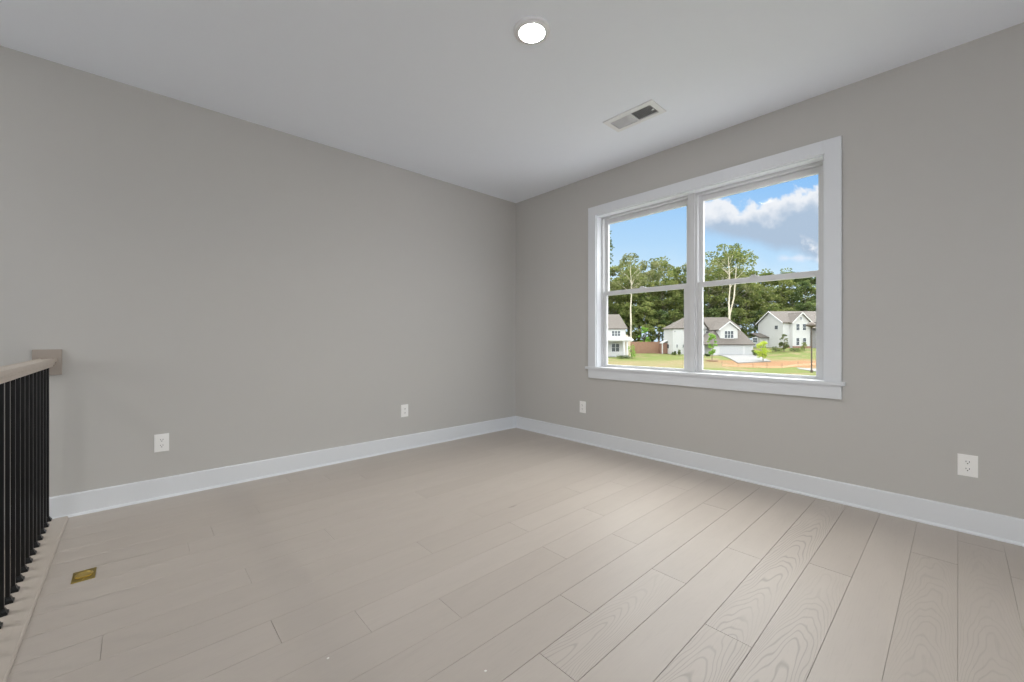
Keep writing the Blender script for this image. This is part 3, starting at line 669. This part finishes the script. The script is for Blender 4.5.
# street lamp
r_, d_ = GD(811.6, 372.5); e = tag(empty('street_lamp', W(r_, d_, TZ(r_, d_)), FR), 'tall dark bronze street lamp at the right edge of the window view', 'street lamp')
sc_ = d_/409.3; ph = (372.5-328)*sc_
bm = B(); tube(bm, [(0, 0, -.3), (0, 0, .3), (0, 0, .32), (0, 0, ph)], [.16, .16, .085, .075], 12); obj('pole', bm, M['bronze'], e)
bm = B(); lathe(bm, [(.0, ph+.85), (.12, ph+.8), (.62, ph+.45), (.68, ph+.30), (.60, ph+.22), (.1, ph+.1), (.08, ph)], n=20); obj('lamp_head', bm, M['bronze'], e, True)
# silt fence: stakes and cloth
e = tag(empty('silt_fence', W(*GD(770, 368), -3.0), FR), 'low orange-brown silt fence on thin wooden stakes across the bare clay', 'fence')
ie = e.matrix_basis.inverted()
prev = None
for i, (px_, py_) in enumerate([(722, 366), (738, 367), (753, 367.5), (767, 368), (782, 368), (798, 366), (812, 365), (828, 364)]):
    r_, d_ = GD(px_, py_); p = W(r_, d_, TZ(r_, d_)); tp = p+Vector((0, 0, (4.6)*d_/409.3))
    bm = B(); tube(bm, [p-Vector((0, 0, .2)), tp], .035, 6); bmesh.ops.transform(bm, matrix=ie, verts=bm.verts); obj('stake', bm, M['stake'], e)
    if prev:
        a, b_ = prev, p; bm = B(); hh = .28; n_ = .012
        dirv = (b_-a).normalized().cross(Vector((0, 0, 1)))*n_
        vs = [bm.verts.new(q) for q in (a-dirv, b_-dirv, b_-dirv+Vector((0, 0, hh)), a-dirv+Vector((0, 0, hh)))]; vs2 = [bm.verts.new(q) for q in (a+dirv, b_+dirv, b_+dirv+Vector((0, 0, hh)), a+dirv+Vector((0, 0, hh)))]
        bm.faces.new(vs); bm.faces.new(vs2[::-1])
        for q in range(4): bm.faces.new((vs[q], vs2[q], vs2[(q+1) % 4], vs[(q+1) % 4]))
        bmesh.ops.transform(bm, matrix=ie, verts=bm.verts); obj('cloth', bm, M['silt'], e)
    prev = p
# garden fence between left and centre house
e = tag(empty('garden_fence', W(R_at(650, 97), 97, TZ(32, 97)), FR), 'reddish brown board fence between the left and middle houses', 'fence')
bm = B(); x = -5.2
while x < 4.5: box(bm, x, x+.27, 0, .04, -.3, 2.75+.04*math.sin(x*9)); x += .285
obj('board_panel', bm, M['fence'], e)
for x in (-5.2, -2.8, -.4, 2.0, 4.4):
    bm = B(); box(bm, x-.07, x+.07, .04, .18, -.3, 2.85); obj('post', bm, M['fence'], e)
# ------------------------------------------------------------------ trees
def leaves(bm, c, rad, n, s, rng, flat=.8):
    for _ in range(n):
        while True:
            v = Vector((rng.uniform(-1, 1), rng.uniform(-1, 1), rng.uniform(-1, 1)))
            if .15 < v.length < 1: break
        v = v.normalized()*v.length**.45
        p = Vector(c)+Vector((v.x*rad, v.y*rad, v.z*rad*flat))
        a = Vector((rng.gauss(0, 1), rng.gauss(0, 1), rng.gauss(0, .6))).normalized(); b_ = a.orthogonal().normalized(); k = s*rng.uniform(.6, 1.3)
        b_ = (b_*math.cos(1)+a.cross(b_)*math.sin(rng.uniform(0, 6))).normalized()
        bm.faces.new([bm.verts.new(p+a*k*.5), bm.verts.new(p+b_*k*.3), bm.verts.new(p-a*k*.5), bm.verts.new(p-b_*k*.3)])
def make_tree(seed, hgt, crown_r, crown_lo, clumps, per, ls, leafm, barkm, tr=.22, airy=1.0, name='tree', fork=False):
    rng = random.Random(seed); e = empty(name)
    bm = B()
    pts_ = [(0, 0, -1)]+[(rng.uniform(-.4, .4)*i/6*crown_r*.15, rng.uniform(-.4, .4)*i/6*crown_r*.15, hgt*.9*i/6) for i in range(1, 7)]
    tube(bm, pts_, [tr*1.2]+[tr*(1-.8*i/6) for i in range(1, 7)], 8)
    cs = []
    for i in range(clumps):
        t_ = rng.uniform(crown_lo, 1); zz = hgt*t_
        prof_ = math.sin(math.pi*min(1, max(.12, (t_-crown_lo)/(1-crown_lo)*.85+.12)))**.6
        a = rng.uniform(0, 2*math.pi); rr = crown_r*prof_*rng.uniform(.2, 1)**.6
        c = Vector((math.cos(a)*rr, math.sin(a)*rr, zz)); cs.append(c)
    for c in cs[:max(5, clumps//2)]:
        bz = max(hgt*crown_lo*.75, c.z-rng.uniform(.5, 1)*abs(Vector(c.xy).length)); k = min(.9*hgt, bz)/(hgt*.9)
        i = min(5, int(k*6)); q0 = Vector(pts_[i+0] if i > 0 else (0, 0, 0)); q1 = Vector(pts_[i+1]); st = q0.lerp(q1, k*6-i)
        mid = st.lerp(c, .5)+Vector((rng.uniform(-.3, .3), rng.uniform(-.3, .3), .3)); tube(bm, [st, mid, c], [tr*.42*(1.2-k), tr*.28*(1.2-k), tr*.1], 5)
    if fork:
        tube(bm, [(0, 0, hgt*.3), (1.3, 0, hgt*.5), (2.0, .2, hgt*.8)], [tr*.7, tr*.5, tr*.3], 7)
    obj('trunk', bm, barkm, e)
    bm = B()
    for c in cs: leaves(bm, c, crown_r*rng.uniform(.18, .34)*airy, per, ls, rng, .62)
    obj('foliage', bm, leafm, e)
    return e
kinds = [
 ('tall dense green forest tree rising behind the houses', make_tree(1, 22, 4.8, .28, 44, 75, .62, M['leaf_mid'], M['bark'])),
 ('tall dark evergreen-looking tree deep in the forest behind the houses', make_tree(2, 20, 4.6, .12, 50, 75, .62, M['leaf_dark'], M['bark'])),
 ('tall olive green tree with an airy crown in the forest behind the houses', make_tree(3, 24, 4.6, .45, 34, 52, .58, M['leaf_olive'], M['bark_pale'], .2, .9)),
 ('broad leafy understorey tree at the forest edge', make_tree(4, 12, 4.2, .06, 44, 70, .55, M['leaf_mid'], M['bark'], .15)),
 ('dark leafy understorey tree at the forest edge', make_tree(5, 11, 4.2, .04, 44, 70, .55, M['leaf_dark'], M['bark'], .15)),
]
used = set()
def plant(kind, r, d, s, rz, label=None, group='forest trees behind the houses', sx_=None):
    lb, proto = kinds[kind]
    o = proto if kind not in used else copy_tree(proto)
    used.add(kind); o.location = W(r, d, TZ(r, d)-.1); o.rotation_euler = (0, 0, rz); o.scale = (s, s, s) if sx_ is None else (sx_, sx_, s)
    tag(o, label or lb, 'tree', group if not label else None)
    if label and 'group' in o: del o['group']
    return o
rng = random.Random(11)
def top_y(px):    # canopy outline in the photo
    pts_ = [(560, 262), (608, 262), (622, 254), (645, 258), (665, 256), (690, 258), (704, 262), (716, 252), (735, 249), (752, 262), (768, 268), (790, 268), (817, 268), (880, 266)]
    for (a, b_), (c, d_) in zip(pts_, pts_[1:]):
        if a <= px <= c: return b_+(d_-b_)*(px-a)/(c-a)
    return 266
hts = [22, 20, 24, 12, 11]
px_ = 575
while px_ < 860:          # back row, sets the skyline
    d_ = rng.uniform(122, 136); r_ = R_at(px_, d_); hgt = Z_at(top_y(px_)+rng.uniform(-2, 6), d_)-TZ(r_, d_)
    k_ = rng.choice([0, 1, 2, 2, 0]); plant(k_, r_, d_, hgt/hts[k_]/1.04, rng.uniform(0, 6)); px_ += rng.uniform(8.5, 12)
px_ = 580
while px_ < 860:          # middle row
    d_ = rng.uniform(113, 119); r_ = R_at(px_, d_); hgt = Z_at(top_y(px_)+rng.uniform(10, 24), d_)-TZ(r_, d_)
    k_ = rng.choice([0, 1, 0, 1, 2]); plant(k_, r_, d_, hgt/hts[k_]/1.04, rng.uniform(0, 6)); px_ += rng.uniform(10, 14)
px_ = 585
while px_ < 860:          # edge row
    d_ = rng.uniform(107.5, 111); r_ = R_at(px_, d_); k_ = rng.choice([3, 4]); s = rng.uniform(.75, 1.15)
    plant(k_, r_, d_, s, rng.uniform(0, 6)); px_ += rng.uniform(13, 19)
# singular trees
def single(label, px_, d_, args, kw):
    e = make_tree(*args, **kw); r_ = R_at(px_, d_); e.location = W(r_, d_, TZ(r_, d_)-.05); e.rotation_euler = (0, 0, FR); tag(e, label, 'tree'); return e
dd = 106; 
single('tall slender tree with a bare pale trunk behind the gap between left and middle houses', 631, dd, (21, Z_at(256, dd)-TZ(30, dd), 4.4, .68, 26, 40, .55, M['leaf_olive'], M['bark_pale'], .30, .9), {})
dd = 105.5
single('tall spreading tree with a forked bare pale trunk behind the middle house', 729, dd, (33, Z_at(250, dd)-TZ(50, dd), 6.2, .72, 36, 60, .55, M['leaf_mid'], M['bark_pale'], .34, .85), {'fork': True})
dd = 112
single('very tall tree, one branch reaching into the sky at the left window jamb', 594.5, dd, (45, Z_at(222, dd)-TZ(20, dd), 4.9, .55, 40, 60, .55, M['leaf_dark'], M['bark'], .3), {})
dd = 101.5
single('small rounded light green tree in front of the forest behind the board fence', 644, dd, (51, Z_at(326.5, dd)-TZ(33, dd), 1.35, .10, 18, 60, .4, M['leaf_spring'], M['bark'], .1), {})
def young(label, px_, base, topy, rad_px, m, seed, lo=.25):
    r_, d_ = GD(px_, base); hg = (base-topy)*d_/409.3; e = make_tree(seed, hg, rad_px*d_/409.3, lo, 30, 42, .24, m, M['bark'], .07, 1.4); e.location = W(r_, d_, TZ(r_, d_)); tag(e, label, 'tree'); return r_, d_
r_, d_ = young('slim young bright green tree in a mulch ring in front of the middle house', 712, 361, 334, 4.4, M['leaf_spring'], 61)
bm = B(); lathe(bm, [(1.0, -.05), (.95, .10), (.5, .16), (0, .18)], n=24); tag(obj('mulch_ring', bm, M['mulch'], loc=W(r_, d_, TZ(r_, d_)), smooth=True), 'dark brown mulch ring at the foot of the slim young tree', 'mulch')
young('young yellow-green tree beside the driveway', 763, 361.5, 342, 6.2, M['leaf_lime'], 62, .2)
young('young pale green tree at the corner of the right house', 784, 351.5, 335, 4.0, M['leaf_olive'], 63, .15)
def shrub(label, px_, base, hpx, wpx, m, seed, group=None):
    r_, d_ = GD(px_, base); s = d_/409.3; rg = random.Random(seed); bm = B(); stems = []
    for _ in range(9): leaves(bm, (rg.uniform(-.45, .45)*wpx*s, rg.uniform(-.3, .3)*wpx*s, rg.uniform(.25, .75)*hpx*s), wpx*s*.26, 42, .2, rg, max(.5, hpx/wpx*.8))
    e = empty('shrub', W(r_, d_, TZ(r_, d_)), FR); obj('foliage', bm, m, e)
    bm = B()
    for _ in range(5): tube(bm, [(0, 0, -.1), (rg.uniform(-.3, .3)*wpx*s, 0, hpx*s*.6)], [.04, .02], 5)
    obj('stems', bm, M['bark'], e); tag(e, label, 'shrub', group)
shrub('tall yellowish shrub at the right corner of the left house', 632, 358.5, 15, 6.5, M['leaf_spring'], 1)
shrub('dark rounded shrub against the side wall of the middle house, on the left', 674, 355.3, 4.5, 4, M['leaf_dark'], 2)
shrub('dark upright shrub against the side wall of the middle house, on the right', 679, 355.5, 6.5, 3, M['leaf_dark'], 3)
shrub('low dark shrub at the foot of the left house porch', 622, 358.5, 3.5, 12, M['leaf_dark'], 4)
shrub('dark shrub at the right end of the garage', 755, 356.5, 7, 5, M['leaf_dark'], 5)
shrub('low dark hedge shrub left of the young tree by the right house', 775, 351.5, 5, 12, M['leaf_dark'], 6)
shrub('low dark hedge shrub in front of the right house bay', 794, 351.3, 4.5, 11, M['leaf_dark'], 7)
shrub('upright green shrub in front of the right house windows', 804.5, 350.5, 9, 5, M['leaf_mid'], 8)
shrub('dark clipped shrub at the porch of the middle house', 708, 356.4, 3, 6, M['leaf_dark'], 9)
for kx in range(5):
    if kx not in used:
        for c in list(kinds[kx][1].children): bpy.data.objects.remove(c)
        bpy.data.objects.remove(kinds[kx][1])
